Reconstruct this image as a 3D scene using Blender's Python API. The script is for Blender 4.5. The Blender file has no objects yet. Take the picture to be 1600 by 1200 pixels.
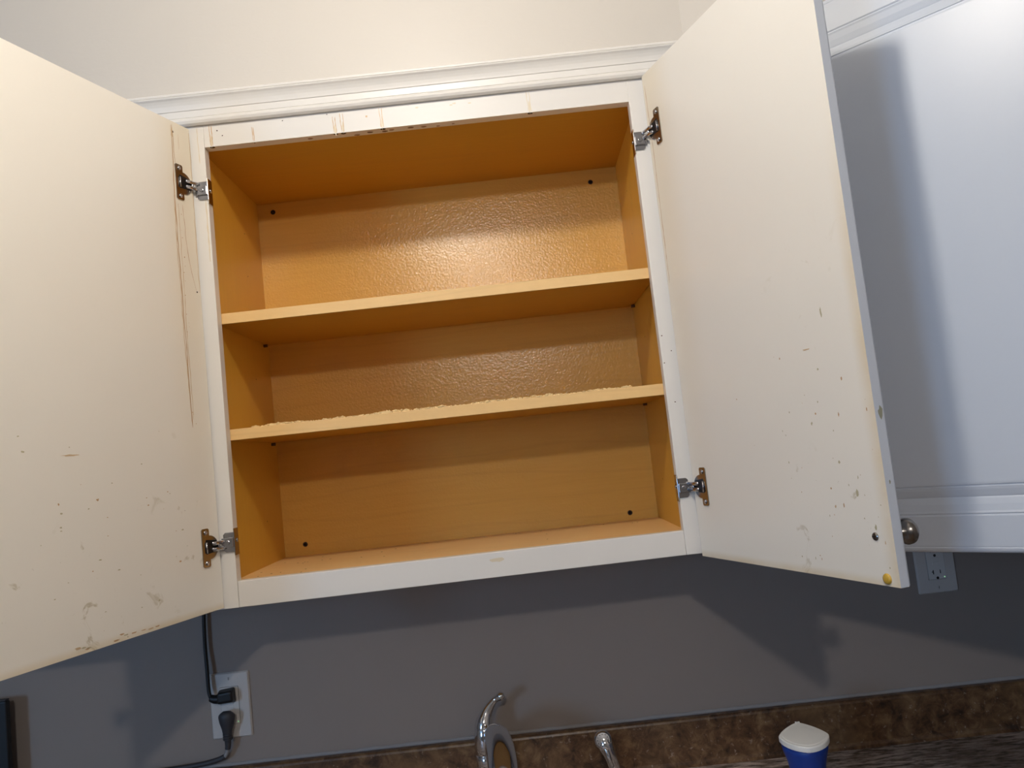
import bpy, bmesh, math, random
from mathutils import Vector, Matrix
random.seed(7)
PI = math.pi
SC = bpy.context.scene
COL = SC.collection

# ------------------------------------------------------------------ camera
cam_d = bpy.data.cameras.new('camera')
cam = bpy.data.objects.new('camera', cam_d)
COL.objects.link(cam)
rx = (0.99415775, 0.00614081, -0.10776201)      # image right in the room
dn = (-0.10787155, 0.09124597, -0.98996864)     # image down
fw = (0.00375364, 0.99580945, 0.09137531)       # viewing direction
M = Matrix(((rx[0], -dn[0], -fw[0], 0.45108841),
            (rx[1], -dn[1], -fw[1], -1.26562426),
            (rx[2], -dn[2], -fw[2], 0.14987837),
            (0, 0, 0, 1)))
cam.matrix_world = M
cam_d.sensor_fit = 'HORIZONTAL'
cam_d.sensor_width = 36.0
cam_d.lens = 1274.87 / 1600 * 36.0
cam_d.shift_x = -5.49 / 1600
cam_d.shift_y = -11.66 / 1600
cam_d.clip_start = 0.01
SC.camera = cam

# ------------------------------------------------------------------ world, lights, exposure
w = bpy.data.worlds.new('world'); SC.world = w; w.use_nodes = True
bg = w.node_tree.nodes['Background']
bg.inputs[0].default_value = (0.62, 0.72, 0.9, 1); bg.inputs[1].default_value = 0.3
SC.view_settings.view_transform = 'Standard'
SC.view_settings.look = 'None'
SC.view_settings.gamma = 1
SC.view_settings.use_curve_mapping = False
SC.view_settings.exposure = 0.0

CEIL = 1.100
LAMP_NEAR = (0.31, -0.86)
LAMP_FAR = (0.40, -2.75)

def area(name, loc, size, power, col, rot=(0, 0, 0), shape='DISK', size_y=None):
    l = bpy.data.lights.new(name, 'AREA'); l.energy = power; l.color = col; l.shape = shape; l.size = size
    if size_y: l.size_y = size_y
    o = bpy.data.objects.new(name, l); o.location = loc; o.rotation_euler = rot; COL.objects.link(o)
    return o
LAMP_Z = 1.030
PANE_GLOW = 0.8
NEAR_GLOW = ((1.0, 0.92, 0.81), 300.0)      # colour, strength of the glowing globes
FAR_GLOW = ((1.0, 0.94, 0.88), 560.0)
WIN = (-2.69, -4.30, 0.40)
area('window_daylight', (WIN[0], WIN[1] - .215, WIN[2]), 0.7, 46, (0.32, 0.59, 1.0), (-PI/2, 0, PI), "RECTANGLE", 1.0)

# ------------------------------------------------------------------ helpers
def new(name, parent=None, mesh=None, loc=(0, 0, 0), rot=(0, 0, 0)):
    o = bpy.data.objects.new(name, mesh); COL.objects.link(o)
    if parent: o.parent = parent
    o.location = loc; o.rotation_euler = rot
    return o
def tag(o, label=None, cat=None, group=None, kind=None):
    if label: o['label'] = label
    if cat: o['category'] = cat
    if group: o['group'] = group
    if kind: o['kind'] = kind
    return o
def thing(name, label, cat, loc=(0, 0, 0), rot=(0, 0, 0), group=None):
    return tag(new(name, None, None, loc, rot), label, cat, group)
def wloc(o):
    v = Vector((0, 0, 0))
    while o is not None:
        v += Vector(o.location); o = o.parent
    return v
def obj(name, bm, mats, parent=None, off=None, smooth=False, bevel=0, seg=2, sub=0, loc=(0, 0, 0)):
    """link bm as one mesh object; off = world position the vertices are relative to"""
    if off is not None: bmesh.ops.translate(bm, vec=-Vector(off), verts=bm.verts)
    bmesh.ops.recalc_face_normals(bm, faces=bm.faces)
    me = bpy.data.meshes.new(name); bm.to_mesh(me); bm.free()
    for m in (mats if isinstance(mats, (list, tuple)) else [mats]): me.materials.append(m)
    o = new(name, parent, me, loc)
    if smooth:
        for p in me.polygons: p.use_smooth = True
    if bevel:
        b = o.modifiers.new('bevel', 'BEVEL'); b.width = bevel; b.segments = seg; b.limit_method = 'ANGLE'; b.angle_limit = math.radians(35)
    if sub:
        s = o.modifiers.new('sub', 'SUBSURF'); s.levels = sub; s.render_levels = sub
    return o
def structure(name, bm, mats, **k):
    o = obj(name, bm, mats, **k); o['kind'] = 'structure'; return o
def B(): return bmesh.new()
def box(bm, x0, x1, y0, y1, z0, z1, mi=0):
    v = [bm.verts.new(p) for p in ((x0,y0,z0),(x1,y0,z0),(x1,y1,z0),(x0,y1,z0),(x0,y0,z1),(x1,y0,z1),(x1,y1,z1),(x0,y1,z1))]
    for q in ((0,3,2,1),(4,5,6,7),(0,1,5,4),(1,2,6,5),(2,3,7,6),(3,0,4,7)):
        f = bm.faces.new([v[i] for i in q]); f.material_index = mi
    return v
def hexa(bm, P, mi=0):
    v = [bm.verts.new(p) for p in P]
    for q in ((0,3,2,1),(4,5,6,7),(0,1,5,4),(1,2,6,5),(2,3,7,6),(3,0,4,7)):
        f = bm.faces.new([v[i] for i in q]); f.material_index = mi
def prism(bm, pts, axis, a, b, mi=0):
    """extrude 2D outline pts along axis (0,1,2) from a to b"""
    def mk(p, t):
        return {0: (t, p[0], p[1]), 1: (p[0], t, p[1]), 2: (p[0], p[1], t)}[axis]
    A = [bm.verts.new(mk(p, a)) for p in pts]; C = [bm.verts.new(mk(p, b)) for p in pts]
    n = len(pts)
    fs = [bm.faces.new(A), bm.faces.new(C)] + [bm.faces.new((A[i], A[(i+1) % n], C[(i+1) % n], C[i])) for i in range(n)]
    for f in fs: f.material_index = mi
def ring(c, ax, r, n, rb=None, start=0):
    ax = Vector(ax).normalized(); t = Vector((0, 0, 1)) if abs(ax.z) < .9 else Vector((1, 0, 0))
    u = ax.cross(t).normalized(); v = ax.cross(u).normalized(); rb = r if rb is None else rb
    return [Vector(c) + u * (r * math.cos(start + 2*PI*i/n)) + v * (rb * math.sin(start + 2*PI*i/n)) for i in range(n)]
def cyl(bm, c0, c1, r0, r1=None, n=24, mi=0, cap=True):
    r1 = r0 if r1 is None else r1
    ax = Vector(c1) - Vector(c0)
    A = [bm.verts.new(p) for p in ring(c0, ax, r0, n)]; C = [bm.verts.new(p) for p in ring(c1, ax, r1, n)]
    for i in range(n):
        f = bm.faces.new((A[i], A[(i+1) % n], C[(i+1) % n], C[i])); f.material_index = mi
    if cap:
        bm.faces.new(A).material_index = mi; bm.faces.new(C).material_index = mi
def lathe(bm, c, ax, prof, n=32, mi=0):
    """prof: (distance along axis, radius)"""
    ax = Vector(ax).normalized(); rows = []
    for d, r in prof:
        rows.append([bm.verts.new(p) for p in ring(Vector(c) + ax*d, ax, max(r, 1e-5), n)])
    for a, b in zip(rows, rows[1:]):
        for i in range(n):
            bm.faces.new((a[i], a[(i+1) % n], b[(i+1) % n], b[i])).material_index = mi
    bm.faces.new(rows[0]).material_index = mi; bm.faces.new(rows[-1]).material_index = mi
def catmull(P, k=8):
    P = [Vector(p) for p in P]; Q = [P[0]*2-P[1]] + P + [P[-1]*2-P[-2]]; out = []
    for i in range(1, len(Q)-2):
        for j in range(k):
            t = j/k; a, b, c, d = Q[i-1], Q[i], Q[i+1], Q[i+2]
            out.append(.5*((2*b)+(c-a)*t+(2*a-5*b+4*c-d)*t*t+(3*b-a-3*c+d)*t**3))
    out.append(P[-1]); return out
def tube(bm, path, rad, n=16, k=8, ref=(0, 0, 1), mi=0, flat=1.0):
    """path of points; rad = list matched to points or number; flat scales the second axis"""
    rs = rad if isinstance(rad, (list, tuple)) else [rad]*len(path)
    P = catmull(path, k)
    R = [p.x for p in catmull([(r, 0, 0) for r in rs], k)]
    rows = []; u = None
    for i, p in enumerate(P):
        t = (P[min(i+1, len(P)-1)] - P[max(i-1, 0)]).normalized()
        if u is None:
            rf = Vector(ref)
            if abs(rf.dot(t)) > .95: rf = Vector((1, 0, 0))
            u = (rf - t*rf.dot(t)).normalized()
        else: u = (u - t*u.dot(t)).normalized()
        v = t.cross(u)
        rows.append([bm.verts.new(p + u*(R[i]*math.cos(2*PI*j/n)) + v*(R[i]*flat*math.sin(2*PI*j/n))) for j in range(n)])
    for a, b in zip(rows, rows[1:]):
        for i in range(n):
            bm.faces.new((a[i], a[(i+1) % n], b[(i+1) % n], b[i])).material_index = mi
    bm.faces.new(rows[0]).material_index = mi; bm.faces.new(rows[-1]).material_index = mi
def blob(bm, c, r, seed=0, mi=0, sq=(1, 1, 1), jit=.25, sub=1):
    rnd = random.Random(seed)
    res = bmesh.ops.create_icosphere(bm, subdivisions=sub, radius=1)
    for v in res['verts']:
        s = 1 + rnd.uniform(-jit, jit)
        v.co = Vector(c) + Vector((v.co.x*sq[0], v.co.y*sq[1], v.co.z*sq[2]))*(r*s)
    for v in res['verts']:
        for f in v.link_faces: f.material_index = mi

# ------------------------------------------------------------------ materials
def mat(name, col, rough=.5, metal=0, spec=.5, coat=0):
    m = bpy.data.materials.new(name); m.use_nodes = True
    b = m.node_tree.nodes['Principled BSDF']
    b.inputs['Base Color'].default_value = (*col, 1); b.inputs['Roughness'].default_value = rough
    b.inputs['Metallic'].default_value = metal; b.inputs['Specular IOR Level'].default_value = spec
    b.inputs['Coat Weight'].default_value = coat
    return m
def nodes(m):
    nt = m.node_tree; return nt, nt.nodes['Principled BSDF']
def N(nt, t, **k):
    n = nt.nodes.new(t)
    for a, v in k.items():
        if a in n.inputs: n.inputs[a].default_value = v
        else: setattr(n, a, v)
    return n
def coords(nt, scale=(1, 1, 1), rot=(0, 0, 0)):
    tc = nt.nodes.new('ShaderNodeTexCoord'); mp = nt.nodes.new('ShaderNodeMapping')
    mp.inputs['Scale'].default_value = scale; mp.inputs['Rotation'].default_value = rot
    nt.links.new(tc.outputs['Object'], mp.inputs['Vector']); return mp.outputs['Vector']
def noise(nt, vec, scale, detail=4, rough=.5, dist=0):
    n = nt.nodes.new('ShaderNodeTexNoise'); n.inputs['Scale'].default_value = scale; n.inputs['Detail'].default_value = detail
    n.inputs['Roughness'].default_value = rough; n.inputs['Distortion'].default_value = dist
    nt.links.new(vec, n.inputs['Vector']); return n.outputs['Fac']
def ramp(nt, fac, stops):
    r = nt.nodes.new('ShaderNodeValToRGB'); e = r.color_ramp.elements
    while len(e) < len(stops): e.new(.5)
    for i, (p, c) in enumerate(stops):
        e[i].position = p; e[i].color = (*c, 1) if len(c) == 3 else c
    nt.links.new(fac, r.inputs['Fac']); return r.outputs['Color']
def mixc(nt, fac, a, b, typ='MIX'):
    m = nt.nodes.new('ShaderNodeMix'); m.data_type = 'RGBA'; m.blend_type = typ
    for s, i in ((fac, 0), (a, 6), (b, 7)):
        if hasattr(s, 'is_output') or hasattr(s, 'links'): nt.links.new(s, m.inputs[i])
        else: m.inputs[i].default_value = s if not isinstance(s, tuple) else ((*s, 1) if len(s) == 3 else s)
    return m.outputs[2]
def bump(nt, b, h, strength, dist=.001):
    n = nt.nodes.new('ShaderNodeBump'); n.inputs['Strength'].default_value = strength; n.inputs['Distance'].default_value = dist
    nt.links.new(h, n.inputs['Height']); nt.links.new(n.outputs['Normal'], b.inputs['Normal'])
def mth(nt, op, a, b=0.0, c=None):
    n = nt.nodes.new('ShaderNodeMath'); n.operation = op
    for i, s in enumerate((a, b) if c is None else (a, b, c)):
        if hasattr(s, 'links'): nt.links.new(s, n.inputs[i])
        else: n.inputs[i].default_value = s
    return n.outputs[0]
def sep(nt):
    tc = nt.nodes.new('ShaderNodeTexCoord'); s = nt.nodes.new('ShaderNodeSeparateXYZ')
    nt.links.new(tc.outputs['Object'], s.inputs[0]); return s.outputs
def mrange(nt, v, a, b, c=0., d=1.):
    n = nt.nodes.new('ShaderNodeMapRange'); n.inputs[1].default_value = a; n.inputs[2].default_value = b
    n.inputs[3].default_value = c; n.inputs[4].default_value = d; n.interpolation_type = 'SMOOTHSTEP'
    nt.links.new(v, n.inputs[0]); return n.outputs[0]

def maple(name, axis, light=(.60, .33, .115), dark=(.50, .262, .082), rough=.34, bmp=.10):
    """axis along which the grain runs"""
    m = mat(name, light, rough, spec=.5); nt, b = nodes(m)
    sc = {'x': (1.6, 30, 30), 'z': (30, 30, 1.6)}[axis]
    v = coords(nt, sc); n1 = noise(nt, v, 5, 5, .6, .6)
    c = ramp(nt, n1, [(.25, tuple(.45*a+.55*b_ for a, b_ in zip(dark, light))), (.65, light)])
    v2 = coords(nt, {'x': (.9, 5, 5), 'z': (5, 5, .9)}[axis])
    wv = nt.nodes.new('ShaderNodeTexWave'); wv.wave_type = 'BANDS'; wv.bands_direction = 'Z' if axis == 'x' else 'X'
    wv.inputs['Scale'].default_value = 1.3; wv.inputs['Distortion'].default_value = 16; wv.inputs['Detail'].default_value = 3
    wv.inputs['Detail Scale'].default_value = .7
    nt.links.new(v2, wv.inputs['Vector'])
    line = ramp(nt, wv.outputs['Fac'], [(.0, (1, 1, 1)), (.05, (0, 0, 0))])
    c = mixc(nt, mth(nt, 'MULTIPLY', line, .07), c, (.34, .17, .05))
    nt.links.new(c, b.inputs['Base Color'])
    v3 = coords(nt, (1, 1, 1)); bump(nt, b, noise(nt, v3, 260, 2, .5), bmp, .0015)
    return m
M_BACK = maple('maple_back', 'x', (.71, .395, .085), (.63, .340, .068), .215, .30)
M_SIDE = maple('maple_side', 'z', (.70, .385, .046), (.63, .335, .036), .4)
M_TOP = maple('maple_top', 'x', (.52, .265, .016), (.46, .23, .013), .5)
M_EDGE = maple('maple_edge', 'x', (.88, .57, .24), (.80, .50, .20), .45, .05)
M_HOLE = mat('dark_hole', (.015, .008, .004), .9)
M_PIN = mat('pin_spot', (.10, .045, .015), .8)

def paint(name, col, rough=.38, bmp=.12, scale=180, spec=.5):
    m = mat(name, col, rough, spec=spec); nt, b = nodes(m)
    bump(nt, b, noise(nt, coords(nt), scale, 3, .55), bmp, .001); return m
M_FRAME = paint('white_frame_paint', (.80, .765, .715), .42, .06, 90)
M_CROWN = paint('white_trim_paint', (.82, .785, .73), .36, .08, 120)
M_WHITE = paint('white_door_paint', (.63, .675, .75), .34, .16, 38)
M_STAINF = mat('frame_drip', (.62, .40, .20), .3)
M_STAIN = mat('brown_drip', (.52, .33, .17), .3)
M_STAIN2 = mat('tan_drip', (.62, .45, .27), .35)
M_DARKST = mat('dark_drip', (.04, .02, .01), .25)
M_GREEN = mat('olive_smudge', (.50, .45, .30), .6)
M_OLIVE = mat('dark_olive_smudge', (.30, .30, .22), .6)
M_FAINT = mat('faint_drip', (.74, .64, .47), .4)

# painted wall: grey, slightly uneven
M_WALL = mat('grey_wall_paint', (.325, .282, .254), .55, spec=.3); nt, b = nodes(M_WALL)
bump(nt, b, noise(nt, coords(nt), 150, 3, .6), .10, .001)
# soffit: cream, rolled paint with lumps
M_SOF = mat('cream_soffit_paint', (.70, .65, .58), .42, spec=.4); nt, b = nodes(M_SOF)
n1 = noise(nt, coords(nt), 130, 3, .6); n2 = noise(nt, coords(nt, (1, 1, 2.2)), 22, 3, .6, .8)
bump(nt, b, mth(nt, 'ADD', mth(nt, 'MULTIPLY', n1, .35), n2), .22, .0016)
M_CEIL = paint('ceiling_paint', (.66, .64, .61), .8, .1)
M_ROOM = mat('room_wall_paint', (.30, .28, .26), .8)
M_FLOOR = mat('floor_wood', (.22, .14, .08), .5)

# melamine inner face of the doors: cream, yellowed, with smudges near the bottom and the free edge
def melamine(name, smear):
    m = mat(name, (.8, .74, .64), .33, spec=.45); nt, b = nodes(m)
    s = sep(nt)
    big = noise(nt, coords(nt), 3.5, 3, .5)
    c = mixc(nt, big, (.86, .82, .745), (.875, .85, .79))
    # yellow tint close to the hinge edge
    hy = mth(nt, 'MULTIPLY', mrange(nt, s[0], .095, .012), mrange(nt, s[2], -.1, .75))
    c = mixc(nt, mth(nt, 'MULTIPLY', hy, .5), c, (.78, .66, .45))
    # olive / tan grime, denser at the bottom
    g = noise(nt, coords(nt, (1, 1, 1.0)), 34, 4, .62, .7)
    g2 = noise(nt, coords(nt), 7, 2, .5)
    low = mrange(nt, s[2], *smear[0]); fre = mrange(nt, s[0], *smear[1])
    msk = mth(nt, 'MULTIPLY', mth(nt, 'MULTIPLY', mrange(nt, g, .61, .70), mrange(nt, g2, .46, .62)), mth(nt, 'MULTIPLY', low, fre))
    c = mixc(nt, mth(nt, 'MULTIPLY', msk, .55), c, (.40, .33, .17))
    g3 = noise(nt, coords(nt), 120, 3, .6)
    fl = mth(nt, 'MULTIPLY', mth(nt, 'MULTIPLY', mrange(nt, g3, .68, .74), mrange(nt, g2, .5, .6)), mth(nt, 'MULTIPLY', low, fre))
    c = mixc(nt, mth(nt, 'MULTIPLY', fl, .8), c, (.25, .20, .12))
    # rim yellowing at bottom edge and free edge
    rim = mth(nt, 'MAXIMUM', mrange(nt, s[2], .012, .0), mth(nt, 'MULTIPLY', mrange(nt, s[0], smear[2]-.022, smear[2]), mrange(nt, s[2], .6, .2)))
    c = mixc(nt, mth(nt, 'MULTIPLY', mth(nt, 'MULTIPLY', rim, noise(nt, coords(nt), 14, 3)), .85), c, (.66, .50, .25))
    nt.links.new(c, b.inputs['Base Color'])
    bump(nt, b, noise(nt, coords(nt), 6, 2, .5), .05, .003)
    return m
M_MELL = melamine('door_melamine_streaked', ((.34, .12), (-.2, -.1), .412))
M_MELR = melamine('door_melamine_grimy', ((.46, .20), (.17, .30), .3965))

# granite-look laminate
M_LAM = mat('brown_granite_laminate', (.1, .06, .03), .35); nt, b = nodes(M_LAM)
v = coords(nt, (1, 1, 1))
n1 = noise(nt, v, 40, 6, .68, .5); n2 = noise(nt, v, 130, 4, .6); n3 = noise(nt, v, 9, 3, .55)
c = ramp(nt, n1, [(.34, (.022, .010, .006)), (.5, (.105, .052, .024)), (.66, (.21, .125, .06))])
c = mixc(nt, mth(nt, 'MULTIPLY', mrange(nt, n3, .45, .65), .5), c, (.19, .11, .05))
c = mixc(nt, mth(nt, 'MULTIPLY', mrange(nt, n2, .62, .72), .45), c, (.45, .37, .30))
nt.links.new(c, b.inputs['Base Color']); bump(nt, b, n2, .06, .001)
# the worktop carries pale dust and wiped streaks
M_TOPL = mat('dusty_worktop_laminate', (.1, .06, .03), .5); nt, b = nodes(M_TOPL)
v = coords(nt)
n1 = noise(nt, v, 40, 6, .68, .5); n2 = noise(nt, coords(nt, (1, 5, 1), (0, 0, .12)), 24, 6, .7, .4); n4 = noise(nt, v, 4, 2, .5)
c = ramp(nt, n1, [(.34, (.035, .022, .018)), (.5, (.10, .07, .05)), (.66, (.20, .15, .115))])
c = mixc(nt, mth(nt, 'MULTIPLY', mrange(nt, n2, .40, .62), mrange(nt, n4, .25, .6, .35, 1.)), c, (.62, .53, .48))
nt.links.new(c, b.inputs['Base Color']); bump(nt, b, n2, .08, .001)
M_CAULK = paint('grey_caulk', (.33, .32, .32), .5, .2, 60)

M_NICK = mat('nickel_steel', (.42, .37, .30), .2, 1)
M_STEEL = mat('zinc_steel', (.50, .50, .52), .2, 1)
M_CUPSHADE = mat('cup_shade_dark', (.02, .02, .022), .3, .6)  # near-black colour for the shade inside the hinge cups
M_CHROME = mat('chrome', (.80, .80, .82), .07, 1)
M_KNOB = mat('brushed_nickel', (.27, .25, .23), .27, 1)
M_PLATE = mat('white_plastic_plate', (.62, .60, .58), .35)
M_PLASTIC = mat('white_plastic', (.70, .69, .67), .3)
M_BLK = mat('black_plastic', (.006, .006, .007), .45)
M_GRY = mat('dark_grey_plastic', (.045, .045, .052), .5)
M_LGT = mat('light_grey_plastic', (.32, .32, .33), .45)
M_BLUE = mat('blue_plastic', (.008, .045, .30), .32)
M_LID = mat('white_lid_plastic', (.80, .80, .78), .38)
M_AMBER = mat('amber_bumper', (.60, .38, .05), .25, coat=.5)
M_CRUMB = mat('tan_residue', (.80, .56, .26), .6)
M_LED = mat('green_led', (.3, .9, .4), .4)
nt, b = nodes(M_LED); b.inputs['Emission Color'].default_value = (.45, 1, .5, 1); b.inputs['Emission Strength'].default_value = .7
def glow(name, spec):
    m = mat(name, (.9, .9, .9), .4); nt, b = nodes(m)
    b.inputs['Emission Color'].default_value = (*spec[0], 1); b.inputs['Emission Strength'].default_value = spec[1]; return m
M_GLOWN = glow('near_globe_glow', NEAR_GLOW); M_GLOWF = glow('far_globe_glow', FAR_GLOW)
M_WINP = mat('window_glass', (.8, .9, 1), .05)
nt, b = nodes(M_WINP); b.inputs['Emission Color'].default_value = (.6, .8, 1, 1); b.inputs['Emission Strength'].default_value = PANE_GLOW

# ------------------------------------------------------------------ room shell
W = 0.6858            # width of the cabinet opening
FLOOR = -1.41
XR = 1.545; XL = -3.2; YB = .305; YF = -4.5
bm = B(); box(bm, XL, XR + .1, YB, YB + .1, FLOOR, CEIL + .05); structure('wall_back', bm, M_WALL)
bm = B(); box(bm, XR, XR + .1, YF, YB, FLOOR, CEIL + .05); structure('wall_right', bm, M_WALL)
bm = B(); box(bm, XL - .1, XL, YF, YB, FLOOR, CEIL + .05); structure('wall_left', bm, M_ROOM)
bm = B(); box(bm, XL - .1, XR + .1, YF - .1, YB + .1, FLOOR - .05, FLOOR); structure('floor', bm, M_FLOOR)
bm = B(); box(bm, XL - .1, XR + .1, YF - .1, YB + .1, CEIL, CEIL + .05); structure('ceiling', bm, M_CEIL)
wx0, wx1, wz0, wz1 = WIN[0]-.37, WIN[0]+.37, WIN[2]-.53, WIN[2]+.53
bm = B()
box(bm, XL, wx0, YF - .1, YF, FLOOR, CEIL); box(bm, wx1, XR, YF - .1, YF, FLOOR, CEIL)
box(bm, wx0, wx1, YF - .1, YF, FLOOR, wz0); box(bm, wx0, wx1, YF - .1, YF, wz1, CEIL)
structure('wall_front', bm, M_ROOM)
bm = B()
for a in ((wx0, wx0+.04, wz0, wz1), (wx1-.04, wx1, wz0, wz1), (wx0, wx1, wz0, wz0+.04), (wx0, wx1, wz1-.04, wz1), (wx0, wx1, WIN[2]-.02, WIN[2]+.02)):
    box(bm, a[0], a[1], YF - .07, YF - .02, a[2], a[3])
wn = structure('window_1', bm, M_PLASTIC)
bm = B(); box(bm, wx0, wx1, YF - .055, YF - .05, wz0, wz1); obj('pane', bm, M_WINP, wn)

# soffit above the cabinets (follows the diagonal corner unit)
SY = -.0155
DX = .787               # the diagonal face frame meets y = 0 here (x + y = DX)
DL = .640               # its length
de = DL * math.sqrt(.5)
o2 = .030
def diag(t, off, z):    # point on the diagonal plane, off = out of the face
    s = math.sqrt(.5); return (DX + t*s - off*s, -t*s - off*s, z)
sof = [(XL, SY), (DX + .4142*SY, SY), (DX + de, -de + 1.4142*SY), (XR, -de + 1.4142*SY), (XR, YB), (XL, YB)]
bm = B(); prism(bm, sof, 2, .7700, CEIL); structure('trim_1', bm, M_SOF)
bpy.data.objects['trim_1']['label'] = 'cream painted soffit above the wall cabinets'

# crown moulding: profile (out of the face, z)
PR = [(.0, .7235), (.005, .7222), (.009, .7245), (.0110, .7285), (.0100, .7325), (.0070, .7345), (.0082, .7352), (.0088, .7455),
      (.0102, .7458), (.0108, .7500), (.0122, .7570), (.0142, .7630), (.0165, .7680), (.0188, .7710), (.0196, .7735), (.0190, .7746), (.0178, .7750),
      (.0192, .7758), (.0192, .7800), (.0175, .7822), (.0, .7825)]
PR = [(p, z if z < .7458 else .7458 + (z - .7458)*.72) for p, z in PR]
def sweep(bm, prof, nodes2d):
    """nodes2d: list of (x, y, nx, ny) base point on the face and mitre direction"""
    rows = [[bm.verts.new((x + nx*p, y + ny*p, z)) for p, z in prof] for x, y, nx, ny in nodes2d]
    n = len(prof)
    for a, c in zip(rows, rows[1:]):
        for i in range(n): bm.faces.new((a[i], a[(i+1) % n], c[(i+1) % n], c[i]))
    bm.faces.new(rows[0]); bm.faces.new(rows[-1])
t = math.tan(PI/8)
bm = B(); sweep(bm, PR, [(-1.2, 0, 0, -1), (DX, 0, -t, -1)])
o = structure('trim_2', bm, M_CROWN, bevel=.0006, seg=2)
o['label'] = 'white crown moulding along the top of the open cabinet'
s5 = math.sqrt(.5)
bm = B(); sweep(bm, [(p, z + .0075) for p, z in PR], [(DX, 0, -t, -1), (DX + de, -de, -t*0 - s5 - .29, -s5 + .29 - .0)])
o = structure('trim_3', bm, M_CROWN)
o['label'] = 'white crown moulding above the diagonal corner cabinet'

# ------------------------------------------------------------------ cabinet doors with routed raised panel
DOORP = [(0, .0), (0, -.0045), (.0012, -.002), (.0035, -.0006), (.006, 0), (.0075, .0006), (.0085, -.0002), (.046, 0), (.0478, .0014), (.0495, .0004), (.052, .0014), (.060, .0026), (.0672, .0046), (.0690, .0054), (.0705, .0046),
         (.078, .0022), (.0815, .0015), (.0822, .0027), (.0836, .0027), (.0845, .0012), (.0870, .0008)]
def slab(bm, w_, h, t_, sgn, prof=DOORP, mi_in=0, mi_out=1):
    """door in local coords: x 0..w, z 0..h, inner face at y=0, outer face at y = sgn*t"""
    def rect(ins, y): return [bm.verts.new(p) for p in ((ins, y, ins), (w_-ins, y, ins), (w_-ins, y, h-ins), (ins, y, h-ins))]
    r = rect(0, 0); f = bm.faces.new(r); f.material_index = mi_in
    rows = [r]
    for ins, d in prof[1:]:
        rows.append(rect(ins, sgn*(t_ - abs(d))))
    for a, c in zip(rows, rows[1:]):
        for i in range(4): bm.faces.new((a[i], a[(i+1) % 4], c[(i+1) % 4], c[i])).material_index = mi_out
    bm.faces.new(rows[-1]).material_index = mi_out
def irregular(bm, cx, cz, r, y, seed, mi, n=11, sx=1, sz=1):
    rnd = random.Random(seed)
    vs = []
    for i in range(n):
        a = 2*PI*i/n; rr = r*rnd.uniform(.55, 1.15)
        vs.append(bm.verts.new((cx + sx*rr*math.cos(a), y, cz + sz*rr*math.sin(a))))
    bm.faces.new(vs).material_index = mi
def ribbon(bm, pts, wd, y, mi, jit=.0004, seed=1, step=.006):
    """thin run of dried liquid on a face at constant y; pts (x, z)"""
    rnd = random.Random(seed); P = []
    for (xa, za), (xb, zb) in zip(pts, pts[1:]):
        n = max(1, int(math.hypot(xb-xa, zb-za)/step))
        for i in range(n): P.append((xa+(xb-xa)*i/n, za+(zb-za)*i/n))
    P.append(pts[-1]); L = []; R_ = []; ox = 0
    for i, (x, z) in enumerate(P):
        ox = ox*.7 + rnd.uniform(-jit, jit); ww = wd*rnd.uniform(.55, 1.3)*(0.5 if i in (0, len(P)-1) else 1)
        L.append(bm.verts.new((x+ox-ww/2, y, z))); R_.append(bm.verts.new((x+ox+ww/2, y, z)))
    for i in range(len(P)-1): bm.faces.new((L[i], R_[i], R_[i+1], L[i+1])).material_index = mi

# ------------------------------------------------------------------ the open wall cabinet
H = .6865; DI = .2919
cab = thing('wall_cabinet', 'open empty white wall cabinet with a maple-coloured interior, above the sink', 'kitchen cabinet', (W/2, .305, -.038))
CO = Vector(cab.location)
def part(name, bm, mats, **k): return obj(name, bm, mats, cab, CO, **k)
SX = .0101
# face frame
bm = B(); hexa(bm, [(-.038, 0, -.0398), (-.0002, 0, -.0395), (-.0002, .019, -.0395), (-.038, .019, -.0398), (-.038, 0, .7247), (-.0002, 0, .7247), (-.0002, .019, .7247), (-.038, .019, .7247)])
ribbon(bm, [(-.010, .720), (-.0095, .66)], .0012, -.0001, 1, seed=3)
ribbon(bm, [(-.004, .60), (-.0045, .50)], .002, -.0001, 2, seed=4)
part('stile', bm, [M_FRAME, M_FAINT, M_FAINT], bevel=.0008)
bm = B(); hexa(bm, [(W+.0003, 0, -.034), (W+.038, 0, -.034), (W+.038, .019, -.034), (W+.0003, .019, -.034), (W-.0012, 0, .7247), (W+.038, 0, .7247), (W+.038, .019, .7247), (W-.0012, .019, .7247)])
for i, (x, z) in enumerate(((W+.004, .305), (W+.003, .262), (W+.012, .20), (W+.016, .28))): irregular(bm, x, z, .0011, -.0001, i, 1)
part('stile', bm, [M_FRAME, M_PIN], bevel=.0008)
bm = B(); hexa(bm, [(.0004, 0, H), (W-.0012, 0, H+.0005), (W-.0012, .019, H+.0005), (.0004, .019, H), (.0004, 0, .7247), (W-.0012, 0, .7247), (W-.0012, .019, .7247), (.0004, .019, .7247)])
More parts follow.
